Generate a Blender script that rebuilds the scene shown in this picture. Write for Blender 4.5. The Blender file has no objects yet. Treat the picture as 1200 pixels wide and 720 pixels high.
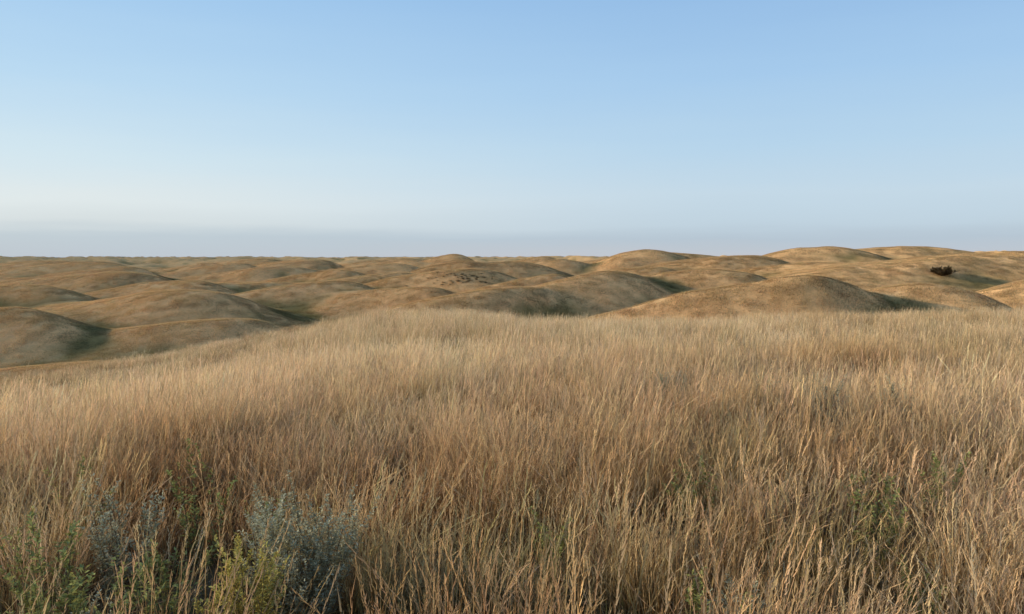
import bpy, math, random
import numpy as np
from mathutils import Vector
rng=np.random.default_rng(7); random.seed(7)
sc=bpy.context.scene
sc.view_settings.view_transform='Standard'; sc.view_settings.look='None'; sc.view_settings.exposure=0

# ---------------- noise ----------------
_perm=np.random.default_rng(3).permutation(4096)
def _h(ix,iy): return _perm[(_perm[ix&4095]+iy)&4095]
def perlin(x,y):
    x=np.asarray(x,float);y=np.asarray(y,float)
    ix=np.floor(x).astype(int);iy=np.floor(y).astype(int);fx=x-ix;fy=y-iy
    u=fx*fx*fx*(fx*(fx*6-15)+10);v=fy*fy*fy*(fy*(fy*6-15)+10)
    def g(i,j):
        a=_h(ix+i,iy+j)*(2*math.pi/4096)
        return np.cos(a)*(fx-i)+np.sin(a)*(fy-j)
    return 1.4*((g(0,0)*(1-u)+g(1,0)*u)*(1-v)+(g(0,1)*(1-u)+g(1,1)*u)*v)
def fbm(x,y,o=4,l=2.1,g=.5):
    s=0;a=1;n=0
    for k in range(o):
        s=s+a*perlin(x+17.3*k,y-9.1*k);n+=a;a*=g;x=x*l;y=y*l
    return s/n
def ss(x,a,b):
    t=np.clip((x-a)/(b-a),0,1);return t*t*(3-2*t)

# ---------------- terrain height ----------------
# x, y, top z, sx, sy, rot(deg)   (lee side, towards +x, is steeper)
HILLS=[(40,118,-1.0,25,12,-8),(68,126,-2.2,22,13,4),(26,185,-1.4,26,14,20),(-2,168,-5.2,24,10,16),(52,200,-.8,28,14,0),
(-13,255,-1.4,27,14,-5),(-40,285,-3.2,28,14,10),(66,400,6.2,27,24,0),(153,385,8.0,36,28,0),
(143,232,3.0,60,20,6),(100,250,.4,42,16,-8),(108,150,-1.8,22,14,0),(92,320,3.0,46,22,0),
(-35,520,4.4,22,26,0),(20,470,3.0,26,24,0),(-125,480,1.2,30,22,0),(-154,300,-3.4,36,15,8),
(-78,192,-6.0,28,12,-12),(-98,150,-7.8,25,10,10),(-55,150,-10.0,19,9,-8),(-60,380,-.8,34,18,5),(-226,420,-1.0,46,20,0),
(-108,365,-2.2,34,15,-8),(215,330,4.8,66,28,0),(50,290,-1.2,30,14,0),(260,520,9.9,70,34,0),(-200,620,1.6,40,26,0),(-90,640,2.0,40,26,0),(120,620,6.4,64,34,0),(-330,560,.4,46,26,0),
(-52,232,-4.8,24,11,6),(-100,248,-5.0,27,11,-6),(2,330,.2,30,14,0),(22,395,1.2,28,16,0),(-136,215,-5.6,29,12,6),(-26,215,-5.8,19,10,-10),(12,230,-2.8,20,10,8),
(-180,360,-2.2,30,14,6),(-70,310,-2.9,25,12,-6),(-270,500,.2,36,18,0),(-150,430,-.5,28,15,6),(-20,330,-1.0,22,12,0),(-60,450,.6,27,16,-6),(-250,700,2,36,22,0),(-150,560,1,30,18,0),(-30,440,1.2,22,15,0)]
def nearw(x,y):
    r=np.hypot(x,y);edge=56-5*ss(-x,8,30)+6*perlin(x/30+3,y/60)
    return ss(r,edge-12,edge+40)
def fl0(r,x): return -17+3*ss(r,140,240)+4.5*ss(r,280,800)+3*ss(r,900,2500)+ss(x,0,150)*2.0
PN=3.9
def H(x,y):
    x=np.asarray(x,float);y=np.asarray(y,float)
    r=np.hypot(x,y)
    near=-.041*y-.0025*x
    near=near+1.0*np.exp(-(((x+11)/9)**2+((y-46)/14)**2))
    near=near-.75*np.exp(-(((x-4)/10)**2+((y-50)/16)**2))
    near=near+.014*np.clip(x-10,0,60)*ss(y,10,40)
    near=near-.075*np.clip(-x-7,0,60)*ss(y,14,30)-.02*np.clip(-x-1,0,40)-.13*np.clip(-x-3,0,9)*ss(y,4,12)
    near=near+.22*np.exp(-(((x+9.5)/4)**2+((y-13)/2.6)**2))-.45*np.exp(-(((x+14)/7)**2+((y-21)/4.5)**2))
    near=near+.2*fbm(x*.16,y*.16,3)+.09*perlin(x*.55,y*.55)
    floor=fl0(r,x)
    wa=ss(r,70,150)
    dxw=wa*(8*fbm(x/60+40,y/45,2)+1.2*perlin(x/17,y/15+8));dyw=wa*(8*fbm(x/55-20,y/50+31,2)+1.2*perlin(x/19+5,y/16))
    xw=x+dxw;yw=y+dyw
    A=(np.clip(.20+2.0*fbm(xw/76+5,yw/44+2,2),0,1.3)*(5.0+ss(r,350,1200)*5.5))**PN
    for hx,hy,tz,sx,sy,ro in HILLS:
        c,s=math.cos(math.radians(ro)),math.sin(math.radians(ro))
        dx=xw-hx;dy=yw-hy;u=(dx*c+dy*s)/sx;v=(-dx*s+dy*c)/sy
        k=1.75/(1+np.exp(-u*4))+.85*(1-1/(1+np.exp(-u*4)))
        if tz>5: k=1.0
        fl=float(fl0(math.hypot(hx,hy),hx))
        A=A+(np.maximum(tz-fl,0)*.98*np.exp(-.5*((u*k)**2+v*v)))**PN
    d=A**(1/PN)
    dunes=floor+d*(1+.05*fbm(x/23+7,y/23,2))+.3*fbm(x/14,y/14,3)*ss(r,60,120)
    far=ss(r,1700,5200)*(4+36*ss(x/np.maximum(r,1),.25,.62))+ss(r,1200,4000)*9*fbm(x/420,y/260,3)
    dunes=dunes+far
    w=nearw(x,y)
    return near*(1-w)+dunes*w
def HD(x,y):
    e=5.0
    a=H(x+e,y);b=H(x-e,y)
    return (a+b+H(x,y+e)+H(x,y-e)-4*H(x,y))/(e*e),(a-b)/(2*e)

def set_attr(me,name,typ,dom,arr):
    a=me.attributes.new(name,typ,dom)
    k={'FLOAT':'value','INT':'value','FLOAT_VECTOR':'vector','FLOAT_COLOR':'color'}[typ]
    a.data.foreach_set(k,np.ascontiguousarray(arr).ravel())
def link(o,col=None):
    (col or sc.collection).objects.link(o);return o
def mesh_np(name,V,F):
    me=bpy.data.meshes.new(name)
    me.from_pydata(V.tolist() if hasattr(V,'tolist') else V,[],F.tolist() if hasattr(F,'tolist') else F)
    me.update();return me

# land tint shared by the soil sheet and the grass that grows from it
def landtint(x,y):
    r=np.hypot(x,y)
    n1=fbm(x/6,y/6,4); n2=fbm(x/30+9,y/24+4,4); n3=fbm(x/1.6+30,y/1.6,3); n4=fbm(x/2.6+60,y/2.6+11,3)
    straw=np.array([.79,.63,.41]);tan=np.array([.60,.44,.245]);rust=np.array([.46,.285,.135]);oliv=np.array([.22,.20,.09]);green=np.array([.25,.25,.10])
    def mix(a,b,t): t=np.clip(t,0,1)[...,None]; return a*(1-t)+b*t
    fw=ss(r,60,110);midw=ss(r,12,26)*(1-fw)
    c=mix(straw*np.ones(x.shape+(3,)),tan,(.30+1.2*n1+.7*n2-.2*midw)*(1-fw)+fw*(.4+.35*n1+.5*n2))
    nw=1-ss(r,4,16)
    c=mix(c,rust,(nw*(.30+1.1*n3)+(.55*np.clip(n2*1.8-.15,0,1)+.4*np.clip(n4*2-.2,0,1))*(1-.5*midw))*(1-fw))
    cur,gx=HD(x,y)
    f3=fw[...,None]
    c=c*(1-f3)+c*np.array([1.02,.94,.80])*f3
    # moister, greener hollows; slopes turned from the sun painted darker olive, as shade
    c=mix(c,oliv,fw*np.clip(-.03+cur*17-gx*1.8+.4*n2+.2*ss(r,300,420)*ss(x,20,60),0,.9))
    c=mix(c,green,(.35+.5*nw)*np.clip(n4*-2.4-.45,0,1)*(1-fw))
    return c

# ---------------- materials ----------------
def newmat(n):
    m=bpy.data.materials.new(n);m.use_nodes=True;nt=m.node_tree;nt.nodes.clear();return m,nt,nt.nodes,nt.links
def grass_mat(name,tinted=True,base=(.5,.36,.18),transl=.32):
    m,nt,N,L=newmat(name)
    out=N.new('ShaderNodeOutputMaterial')
    at=N.new('ShaderNodeAttribute');at.attribute_name='t'
    ar=N.new('ShaderNodeAttribute');ar.attribute_name='rnd'
    if tinted:
        ti=N.new('ShaderNodeAttribute');ti.attribute_type='INSTANCER';ti.attribute_name='tint';src=ti.outputs['Color']
    else:
        rg=N.new('ShaderNodeRGB');rg.outputs[0].default_value=(*base,1);src=rg.outputs[0]
    ra=N.new('ShaderNodeValToRGB');e=ra.color_ramp.elements   # per-blade multiplier
    e[0].position=0;e[0].color=(.46,.36,.28,1);e[1].position=1;e[1].color=(1.22,1.2,1.15,1)
    for p,c in((.25,(.80,.66,.50)),(.5,(1,.96,.90)),(.72,(1.14,1.12,1.06)),(.8,(.60,.74,.5)),(.86,(1.08,.87,.66))):
        k=e.new(p);k.color=(*c,1)
    L.new(ar.outputs['Fac'],ra.inputs[0])
    rb=N.new('ShaderNodeValToRGB');e=rb.color_ramp.elements   # along the blade: dark base, pale tip with highlight brightness painted in
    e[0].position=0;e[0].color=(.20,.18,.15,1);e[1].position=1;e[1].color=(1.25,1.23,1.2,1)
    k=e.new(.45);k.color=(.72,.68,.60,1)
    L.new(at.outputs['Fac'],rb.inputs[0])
    m1=N.new('ShaderNodeMix');m1.data_type='RGBA';m1.blend_type='MULTIPLY';m1.inputs[0].default_value=1
    m2=N.new('ShaderNodeMix');m2.data_type='RGBA';m2.blend_type='MULTIPLY';m2.inputs[0].default_value=1
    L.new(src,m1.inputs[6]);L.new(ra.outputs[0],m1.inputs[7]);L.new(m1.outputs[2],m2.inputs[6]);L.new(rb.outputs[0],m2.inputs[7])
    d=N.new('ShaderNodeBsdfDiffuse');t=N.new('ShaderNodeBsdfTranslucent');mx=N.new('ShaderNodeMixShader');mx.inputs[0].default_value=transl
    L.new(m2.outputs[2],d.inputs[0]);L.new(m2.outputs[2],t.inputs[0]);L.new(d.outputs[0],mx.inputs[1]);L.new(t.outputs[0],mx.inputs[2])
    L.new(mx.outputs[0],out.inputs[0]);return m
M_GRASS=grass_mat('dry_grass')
M_SAGE=grass_mat('sage_leaf',False,(.45,.46,.33),.25)
M_GOLD=grass_mat('goldenrod_leaf',False,(.48,.44,.14),.3)
M_FORB=grass_mat('green_leaf',False,(.29,.32,.12),.3)
M_BUSH=grass_mat('shrub_leaf',False,(.16,.12,.07),.15)
M_SCRUB=grass_mat('scrub_leaf',False,(.34,.28,.17),.15)
m,nt,N,L=newmat('woody_stem');o=N.new('ShaderNodeOutputMaterial');d=N.new('ShaderNodeBsdfDiffuse');nz=N.new('ShaderNodeTexNoise');nz.inputs['Scale'].default_value=60
cr=N.new('ShaderNodeValToRGB');cr.color_ramp.elements[0].color=(.12,.09,.055,1);cr.color_ramp.elements[1].color=(.26,.2,.13,1)
L.new(nz.outputs[0],cr.inputs[0]);L.new(cr.outputs[0],d.inputs[0]);L.new(d.outputs[0],o.inputs[0]);M_STEM=m

def ground_mat():
    m,nt,N,L=newmat('prairie_ground')
    out=N.new('ShaderNodeOutputMaterial');at=N.new('ShaderNodeAttribute');at.attribute_name='tint'
    ge=N.new('ShaderNodeNewGeometry')
    def noise(s,det,rough=.6):
        n=N.new('ShaderNodeTexNoise');n.inputs['Scale'].default_value=s;n.inputs['Detail'].default_value=det;n.inputs['Roughness'].default_value=rough
        L.new(ge.outputs['Position'],n.inputs['Vector']);return n
    n1=noise(1.1,8,.75);n2=noise(.05,6,.65);n3=noise(.25,5,.7)
    def rp(n,a,ca,b,cb):
        r=N.new('ShaderNodeValToRGB');e=r.color_ramp.elements;e[0].position=a;e[0].color=(*ca,1);e[1].position=b;e[1].color=(*cb,1);L.new(n.outputs[0],r.inputs[0]);return r
    r1=rp(n1,.3,(.84,.80,.74),.72,(1.15,1.12,1.08));r2=rp(n2,.36,(.93,.93,.90),.6,(1.04,1.03,1));r3=rp(n3,.38,(.92,.90,.87),.6,(1.05,1.04,1.02))
    cur=at.outputs['Color']
    for r in(r1,r2,r3):
        mm=N.new('ShaderNodeMix');mm.data_type='RGBA';mm.blend_type='MULTIPLY';mm.inputs[0].default_value=1
        L.new(cur,mm.inputs[6]);L.new(r.outputs[0],mm.inputs[7]);cur=mm.outputs[2]
    b=N.new('ShaderNodeBump');b.inputs['Strength'].default_value=.5;b.inputs['Distance'].default_value=.35;L.new(n1.outputs[0],b.inputs['Height'])
    d=N.new('ShaderNodeBsdfDiffuse');d.inputs['Roughness'].default_value=1;L.new(cur,d.inputs[0]);L.new(b.outputs[0],d.inputs['Normal']);L.new(d.outputs[0],out.inputs[0])
    return m

# ---------------- ground sheet ----------------
NA=1080
th0=np.concatenate([np.linspace(-48,48,760,endpoint=False),np.linspace(48,312,NA-760,endpoint=False)])
th=np.radians(th0)
rad=np.concatenate([[.01],np.arange(.5,20,.5),np.geomspace(20,16000,430)])
R,T=np.meshgrid(rad,th,indexing='ij');X=R*np.sin(T);Y=R*np.cos(T);Z=H(X,Y)
nr=len(rad);V=np.stack([X,Y,Z],-1).reshape(-1,3)
i,j=np.meshgrid(np.arange(nr-1),np.arange(NA),indexing='ij');j2=(j+1)%NA
F=np.stack([i*NA+j,i*NA+j2,(i+1)*NA+j2,(i+1)*NA+j],-1).reshape(-1,4)[:,::-1]
me=mesh_np('prairie_ground',V,F)
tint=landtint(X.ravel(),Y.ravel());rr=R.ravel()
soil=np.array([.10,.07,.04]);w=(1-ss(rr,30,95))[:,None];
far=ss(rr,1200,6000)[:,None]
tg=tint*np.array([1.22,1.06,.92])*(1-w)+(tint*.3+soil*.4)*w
tg=tg*(1-far*.5)+np.array([.40,.31,.25])*far*.5  # aerial haze painted into the colour of the distant land
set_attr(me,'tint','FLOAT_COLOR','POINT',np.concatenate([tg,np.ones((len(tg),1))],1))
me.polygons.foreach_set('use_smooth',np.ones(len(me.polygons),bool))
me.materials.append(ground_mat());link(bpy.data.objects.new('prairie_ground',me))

# ---------------- grass templates ----------------
class MB:
    def __init__(s): s.v=[];s.f=[];s.t=[];s.r=[];s.m=[]
    def strip(s,pts,wid,side,t0,t1,rn,mi=0):
        b=len(s.v);n=len(pts)
        for k,p in enumerate(pts):
            w=wid[k];t=t0+(t1-t0)*k/(n-1)
            s.v.append(p-side*w);s.v.append(p+side*w);s.t+= [t,t];s.r+=[rn,rn]
            if k: s.f.append((b+2*k-2,b+2*k-1,b+2*k+1,b+2*k));s.m.append(mi)
    def tri(s,a,b_,c,t,rn,mi=0):
        b=len(s.v);s.v+=[a,b_,c];s.t+=[t]*3;s.r+=[rn]*3;s.f.append((b,b+1,b+2));s.m.append(mi)
    def quad(s,a,b_,c,d,t,rn,mi=0):
        b=len(s.v);s.v+=[a,b_,c,d];s.t+=[t]*4;s.r+=[rn]*4;s.f.append((b,b+1,b+2,b+3));s.m.append(mi)
    def obj(s,name,mats,col=None):
        me=mesh_np(name,np.array([list(v) for v in s.v]),s.f)
        set_attr(me,'t','FLOAT','POINT',np.array(s.t,float));set_attr(me,'rnd','FLOAT','POINT',np.array(s.r,float))
        for q in mats: me.materials.append(q)
        me.polygons.foreach_set('material_index',np.array(s.m,dtype=np.int32))
        o=bpy.data.objects.new(name,me);(col or sc.collection).objects.link(o);return o
U=random.uniform
def tuft(name,col,n,rad_,h0,h1,w,seed,heads=.4,segs=5,lean=.28,wind=.10,headn=9):
    random.seed(seed);mb=MB()
    for _ in range(n):
        a=U(0,2*math.pi);rr_=rad_*random.random()**.75;base=Vector((rr_*math.cos(a),rr_*math.sin(a),-.04))
        stalk=random.random()<heads
        h=U(h0,h1)*(1.15 if stalk else .72);
        aa=a+U(-1.0,1.0);l=abs(random.gauss(0,lean))*h*(.6 if stalk else 1.5)
        dr=Vector((math.cos(aa)*l+wind*h,math.sin(aa)*l,0))
        sa=U(0,math.pi);side=Vector((math.cos(sa),math.sin(sa),0))
        rn=random.random();ww=w*U(.7,1.3)*(.6 if stalk else 1)*.5
        pts=[];wid=[];kink=U(1.3,2.4)
        for k in range(segs+1):
            t=k/segs;pts.append(base+Vector((0,0,h*(t-.28*t*t*min(1,2*l/h))))+dr*(t**kink));wid.append(ww*(1-.85*t**1.5))
        mb.strip(pts,wid,side,0,1,rn)
        if stalk:
            top=pts[-1];pre=pts[-2];ax=(top-pre);hl=U(.10,.2)*h/.7
            axn=ax.normalized();
            for q in range(headn):
                f=q/headn;p=top-axn*hl*(1-f)*1.0
                an=U(0,6.28);o=Vector((math.cos(an),math.sin(an),0))*w*U(.8,2.2)
                mb.tri(p-side*w*.35,p+side*w*.35,p+o+axn*hl*U(.12,.25),U(.9,1),min(1,.5+rn*.23))
    return mb.obj(name,[M_GRASS],col)
def tcol(n): return bpy.data.collections.new(n)
C1=tcol('grass_tufts_fine');C2=tcol('grass_tufts_medium');C3=tcol('grass_patches')
for k in range(10): tuft('a_tuft_%d'%k,C1,42,.13+.02*(k%3),.26+.03*(k%3),.52+.07*(k%4),.0062,100+k,heads=.30+.1*(k%3),lean=.24+.1*(k%3))
for k in range(6): tuft('b_tuft_%d'%k,C2,42,.30,.28,.60+.05*(k%3),.0095,200+k,heads=.5,segs=3,headn=4,lean=.3)
for k in range(12): tuft('c_tuft_%02d'%k,C3,120,1.4,.18,.42,.036,300+k,heads=0,segs=2,lean=.3)

def scatter_obj(name,P,rot,scl,idx,tint,coll):
    me=bpy.data.meshes.new(name);me.vertices.add(len(P));me.vertices.foreach_set('co',P.ravel());me.update()
    set_attr(me,'rot','FLOAT_VECTOR','POINT',rot);set_attr(me,'scl','FLOAT_VECTOR','POINT',scl)
    set_attr(me,'idx','INT','POINT',idx.astype(np.int32));set_attr(me,'tint','FLOAT_VECTOR','POINT',tint)
    ob=link(bpy.data.objects.new(name,me))
    ng=bpy.data.node_groups.new(name+'_nodes','GeometryNodeTree')
    ng.interface.new_socket('Geometry',in_out='INPUT',socket_type='NodeSocketGeometry');ng.interface.new_socket('Geometry',in_out='OUTPUT',socket_type='NodeSocketGeometry')
    gi=ng.nodes.new('NodeGroupInput');go=ng.nodes.new('NodeGroupOutput');ip=ng.nodes.new('GeometryNodeInstanceOnPoints');ci=ng.nodes.new('GeometryNodeCollectionInfo')
    ci.inputs['Collection'].default_value=coll;ci.inputs['Separate Children'].default_value=True;ci.inputs['Reset Children'].default_value=True
    def na(n,t):
        q=ng.nodes.new('GeometryNodeInputNamedAttribute');q.data_type=t;q.inputs['Name'].default_value=n;return q.outputs['Attribute']
    l=ng.links
    l.new(gi.outputs[0],ip.inputs['Points']);l.new(ci.outputs[0],ip.inputs['Instance']);ip.inputs['Pick Instance'].default_value=True
    l.new(na('idx','INT'),ip.inputs['Instance Index']);l.new(na('rot','FLOAT_VECTOR'),ip.inputs['Rotation']);l.new(na('scl','FLOAT_VECTOR'),ip.inputs['Scale'])
    l.new(ip.outputs[0],go.inputs[0])
    md=ob.modifiers.new('scatter','NODES');md.node_group=ng;return ob

def sector(n,r0,r1,half):
    r=np.sqrt(rng.uniform(r0*r0,r1*r1,n));a=np.radians(rng.uniform(-half,half,n));return r*np.sin(a),r*np.cos(a)
def build(name,n,r0,r1,half,coll,nv,smin,smax,dens=None,tintj=.12,slope=False,zs=1,tm=(1,1,1)):
    x,y=sector(n,r0,r1,half)
    if dens is not None:
        k=rng.random(n)<dens(x,y);x=x[k];y=y[k]
    n=len(x);z=H(x,y);P=np.stack([x,y,z],-1)
    s=rng.uniform(smin,smax,n)
    hs=s*zs*(1+.5*fbm(x/3.1,y/3.1,3)+.25*fbm(x/.8,y/.8,2))*(1-.3*ss(-x,5,14)*(0 if slope else 1))
    if slope:   # wide patches lie along the hillside
        e=1.5;gx=(H(x+e,y)-H(x-e,y))/(2*e);gy=(H(x,y+e)-H(x,y-e))/(2*e)
        rot=np.stack([np.arctan(gy),-np.arctan(gx),0*x],-1);fx=np.where(rng.random(n)<.5,-1,1)
        sc3=np.stack([s*fx,s,hs],-1)
    else:
        rot=np.stack([rng.normal(0,.11,n),rng.normal(0.03,.11,n),rng.normal(0,1.0,n)],-1);sc3=np.stack([s,s,hs],-1)
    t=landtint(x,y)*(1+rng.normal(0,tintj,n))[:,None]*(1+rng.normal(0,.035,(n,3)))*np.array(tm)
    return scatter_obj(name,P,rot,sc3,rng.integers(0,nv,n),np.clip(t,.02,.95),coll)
PL=[(-.98,3.4,.42),(-1.3,3.5,.3),(-1.02,2.9,.26),(-1.95,3.0,.55),(-1.6,2.9,.35),(-1.85,4.4,.25),(.9,3.2,.25),(2.1,4.3,.3)]
def dn(x,y):
    r=np.hypot(x,y);d=np.clip(.74+2.8*fbm(x/.7+4,y/.7,3)-.30*(1-ss(r,3,7)),.03,1)*(r>1.35)
    for px,py,pr in PL: d=d*(1-.92*np.exp(-((x-px)**2+(y-py)**2)/pr**2))
    return d
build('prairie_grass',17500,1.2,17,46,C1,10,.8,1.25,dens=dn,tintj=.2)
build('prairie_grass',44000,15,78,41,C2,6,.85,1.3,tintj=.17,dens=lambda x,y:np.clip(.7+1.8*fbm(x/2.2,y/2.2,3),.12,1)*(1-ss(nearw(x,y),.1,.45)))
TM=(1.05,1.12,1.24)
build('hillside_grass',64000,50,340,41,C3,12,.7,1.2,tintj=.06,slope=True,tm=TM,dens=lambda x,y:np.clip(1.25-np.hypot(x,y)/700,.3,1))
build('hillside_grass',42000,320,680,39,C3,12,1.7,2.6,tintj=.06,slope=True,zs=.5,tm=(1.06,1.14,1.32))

# ---------------- shrubs and forbs ----------------
def leafplant(name,x,y,stems,h,spread,leaves,ll,lw,mat,upright=.5,seed=1,col=None,at_ground=True,branch=3,stemw=.004,leafr=1):
    random.seed(seed);mb=MB();z=float(H(x,y)) if at_ground else 0
    for s in range(stems):
        a=U(0,6.28);rr_=U(0,.25)*spread;b=Vector((rr_*math.cos(a),rr_*math.sin(a),-.03))
        q0=U(.15,1);hh=h*U(.6,1.05)*(1-.45*q0*q0*(1-upright));l=spread*q0*(1-upright*.5);d=Vector((math.cos(a)*l,math.sin(a)*l,hh))
        def curve(b,d,n,bend):
            return [b+Vector((d.x*(k/n)**bend,d.y*(k/n)**bend,d.z*(k/n))) for k in range(n+1)]
        main=curve(b,d,7,1.1);side=Vector((-math.sin(a),math.cos(a),0))
        mb.strip(main,[stemw*(1-.75*k/7) for k in range(8)],side,0,.6,.3,1)
        mb.strip(main,[stemw*(1-.75*k/7) for k in range(8)],Vector((math.cos(a),math.sin(a),0)),0,.6,.3,1)
        axes=[(main,1.0)]
        for q in range(branch):
            k=random.randint(2,6);bb=main[k];a2=a+U(-2,2);bl=h*U(.18,.36)
            br=curve(bb,Vector((math.cos(a2)*bl*.45,math.sin(a2)*bl*.45,bl)),4,1.2)
            mb.strip(br,[stemw*.5*(1-.6*k2/4) for k2 in range(5)],side,.3,.7,.3,1);axes.append((br,.8))
        for pts,sz in axes:
            n=len(pts)-1
            for q in range(leaves):
                f=U(.12,1.0);k=min(n-1,int(f*n));p=pts[k].lerp(pts[k+1],f*n-k)
                la=U(0,6.28);el=U(.1,1.1);dd=Vector((math.cos(la)*math.cos(el),math.sin(la)*math.cos(el),math.sin(el)))
                L_=ll*U(.6,1.2)*sz*(1.15-.5*f);sd=dd.cross(Vector((0,0,1)));sd.normalize();up=sd.cross(dd);sd=(sd*math.cos(q)+up*math.sin(q)*.6)
                mid=p+dd*L_*.5;mb.quad(p,mid+sd*lw,p+dd*L_-Vector((0,0,L_*.12)),mid-sd*lw,.35+.65*f,U(.25,.75)*leafr)
    o=mb.obj(name,[mat,M_STEM],col);o.location=(x,y,z) if at_ground else (0,0,0);return o
leafplant('sagebrush',-.98,3.58,52,.78,.33,62,.035,.0048,M_SAGE,seed=1,branch=4)
leafplant('sagebrush',-1.25,3.95,20,.66,.2,46,.035,.0045,M_SAGE,seed=2)
leafplant('sagebrush',-1.75,2.95,22,.5,.26,46,.035,.0045,M_SAGE,seed=5)
leafplant('goldenrod_plant',-1.04,2.98,22,.72,.17,70,.038,.0048,M_GOLD,upright=.9,seed=3,branch=2)
leafplant('goldenrod_plant',-1.2,2.92,8,.5,.12,60,.038,.0048,M_GOLD,upright=.9,seed=4,branch=2)
for k,(x,y,h) in enumerate([(-1.88,3.1,.7),(-2.15,3.5,.72),(-1.7,3.2,.62),(-1.85,4.5,.78),(2.05,4.3,.62),(2.35,4.9,.5),(.85,3.2,.5),(-.45,3.1,.35),(-1.5,2.95,.6),(-1.85,2.85,.6),(-1.35,4.3,.6),(1.95,3.6,.4),(-2.0,3.3,.68),(-1.6,3.6,.6),(-2.6,4.6,.66),(1.2,5.0,.55),(.2,4.2,.42),(3.0,5.3,.55),(-3.4,6.2,.6)]):
    leafplant('leafy_forb',x,y,10,h,.22,36,.05,.007,M_FORB,upright=.6,seed=20+k,branch=1,stemw=.003)
for k,(x,y) in enumerate([(1.0,3.3),(3.4,8.2),(4.3,8.6),(3.0,9.2),(3.9,9.6),(2.2,10.5),(-2.0,3.9)]):
    leafplant('sagebrush',x,y,20,.7 if k>0 else .42,.3 if k else .2,34,.04,.005,M_SAGE,seed=50+k)
leafplant('hawthorn_bush',119,214,60,2.4,3.4,55,.45,.12,M_BUSH,seed=80,stemw=.05,upright=.1,branch=4)
CB=tcol('thicket_bushes')
for k in range(3): leafplant('d_bush_%d'%k,0,0,14,.8,1.3,34,.2,.045,M_SCRUB,seed=90+k,col=CB,at_ground=False,stemw=.015,upright=.1)
def thicket(name,cx,cy,sx,sy,n,s0,s1):
    x=rng.normal(cx,sx,n);y=rng.normal(cy,sy,n);s=rng.uniform(s0,s1,n)
    scatter_obj(name,np.stack([x,y,H(x,y)],-1),np.stack([0*x,0*x,rng.uniform(0,6,n)],-1),np.stack([s*1.4,s*1.4,s],-1),rng.integers(0,3,n),np.ones((n,3)),CB)
thicket('shrub_thicket',-14,243,6,2.5,60,.3,.5)

# ---------------- light ----------------
AZ=math.radians(-80);EL=math.radians(13.5)
s=Vector((math.sin(AZ)*math.cos(EL),math.cos(AZ)*math.cos(EL),math.sin(EL)))
ld=bpy.data.lights.new('sun','SUN');ld.energy=5.0;ld.angle=math.radians(.5);ld.color=(1,.88,.71)
lo=link(bpy.data.objects.new('sun',ld));lo.rotation_euler=s.to_track_quat('Z','Y').to_euler()

w=bpy.data.worlds.new('World');sc.world=w;w.use_nodes=True;N=w.node_tree.nodes;L=w.node_tree.links;N.clear()
out=N.new('ShaderNodeOutputWorld');bg=N.new('ShaderNodeBackground');bg.inputs[1].default_value=.1
sky=N.new('ShaderNodeTexSky');sky.sky_type='NISHITA';sky.sun_disc=False;sky.sun_elevation=EL;sky.sun_rotation=AZ%(2*math.pi)
tc=N.new('ShaderNodeTexCoord');sx=N.new('ShaderNodeSeparateXYZ');L.new(tc.outputs['Generated'],sx.inputs[0])
def lin(c): return tuple(((v/255)/12.92 if v/255<=.04045 else ((v/255+.055)/1.055)**2.4) for v in c)
def ramp(stops):
    mr=N.new('ShaderNodeMapRange');mr.inputs['From Min'].default_value=-.05;mr.inputs['From Max'].default_value=.95;L.new(zed,mr.inputs[0])
    r=N.new('ShaderNodeValToRGB');e=r.color_ramp.elements
    st=[(z+.05,lin(c)) for z,c in stops]
    e[0].position=st[0][0];e[0].color=(*st[0][1],1);e[1].position=st[-1][0];e[1].color=(*st[-1][1],1)
    for p,c in st[1:-1]: k=e.new(p);k.color=(*c,1)
    L.new(mr.outputs[0],r.inputs[0]);return r.outputs[0]
mp=N.new('ShaderNodeMapping');mp.inputs['Scale'].default_value=(2.2,2.2,22);L.new(tc.outputs['Generated'],mp.inputs[0])
nz=N.new('ShaderNodeTexNoise');nz.inputs['Scale'].default_value=1.6;nz.inputs['Detail'].default_value=6;L.new(mp.outputs[0],nz.inputs['Vector'])
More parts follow.
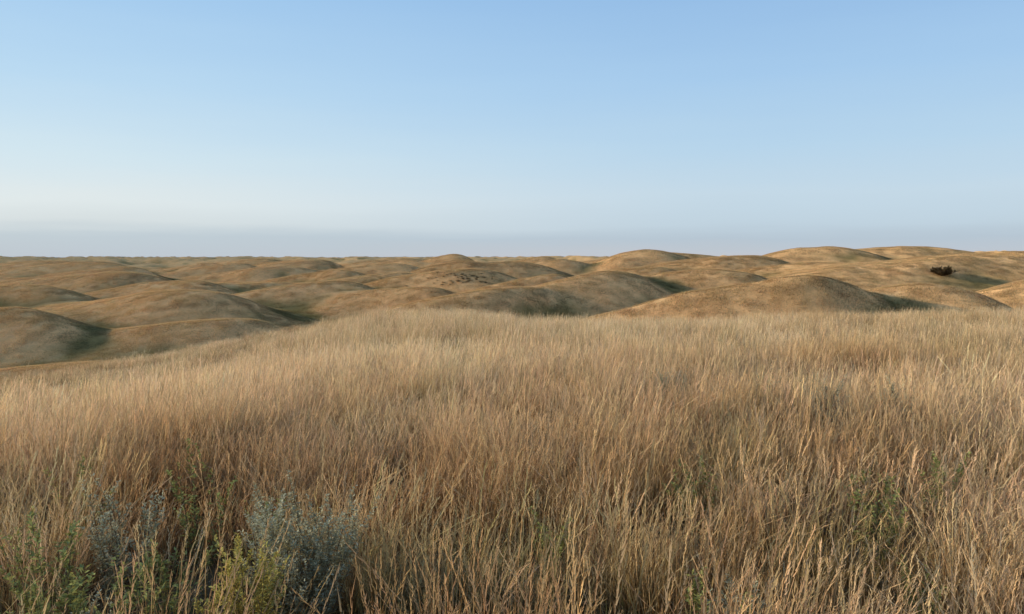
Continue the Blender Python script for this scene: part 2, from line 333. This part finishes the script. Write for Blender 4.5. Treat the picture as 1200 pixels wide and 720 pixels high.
ma=N.new('ShaderNodeMath');ma.operation='MULTIPLY_ADD';ma.inputs[1].default_value=.026;L.new(nz.outputs[0],ma.inputs[0])
mb_=N.new('ShaderNodeMath');mb_.operation='SUBTRACT';L.new(sx.outputs['Z'],mb_.inputs[0]);mb_.inputs[1].default_value=.010
L.new(mb_.outputs[0],ma.inputs[2]);zed=ma.outputs[0]
rl=ramp([(-.05,(186,197,209)),(.0,(190,200,210)),(.03,(193,207,216)),(.042,(216,225,228)),(.07,(226,235,237)),(.12,(212,232,242)),(.2,(188,220,244)),(.33,(160,202,241)),(.45,(138,184,232)),(.7,(98,146,208)),(.92,(76,122,188))])
rr2=ramp([(-.05,(204,202,206)),(.0,(200,202,208)),(.028,(184,200,214)),(.045,(193,212,226)),(.08,(198,219,234)),(.14,(185,215,238)),(.22,(168,205,239)),(.33,(148,189,232)),(.45,(126,170,220)),(.7,(90,134,194)),(.92,(70,112,176))])
ax=N.new('ShaderNodeMapRange');ax.inputs['From Min'].default_value=-.6;ax.inputs['From Max'].default_value=.35;ax.interpolation_type='SMOOTHSTEP';L.new(sx.outputs['X'],ax.inputs[0])
mx=N.new('ShaderNodeMix');mx.data_type='RGBA';L.new(ax.outputs[0],mx.inputs[0]);L.new(rl,mx.inputs[6]);L.new(rr2,mx.inputs[7])
vs=N.new('ShaderNodeVectorMath');vs.operation='SCALE';vs.inputs['Scale'].default_value=10;L.new(mx.outputs[2],vs.inputs[0])
m3=N.new('ShaderNodeMix');m3.data_type='RGBA';m3.inputs[0].default_value=.95;L.new(sky.outputs[0],m3.inputs[6]);L.new(vs.outputs[0],m3.inputs[7])
L.new(m3.outputs[2],bg.inputs[0]);L.new(bg.outputs[0],out.inputs[0])

# ---------------- camera ----------------
cd=bpy.data.cameras.new('camera');cd.lens=27.2;cd.sensor_width=36;cd.clip_start=.05;cd.clip_end=40000
co=link(bpy.data.objects.new('camera',cd));co.location=(0,0,float(H(0.,0.))+1.7);co.rotation_euler=(math.radians(90-3.6),0,0);sc.camera=co
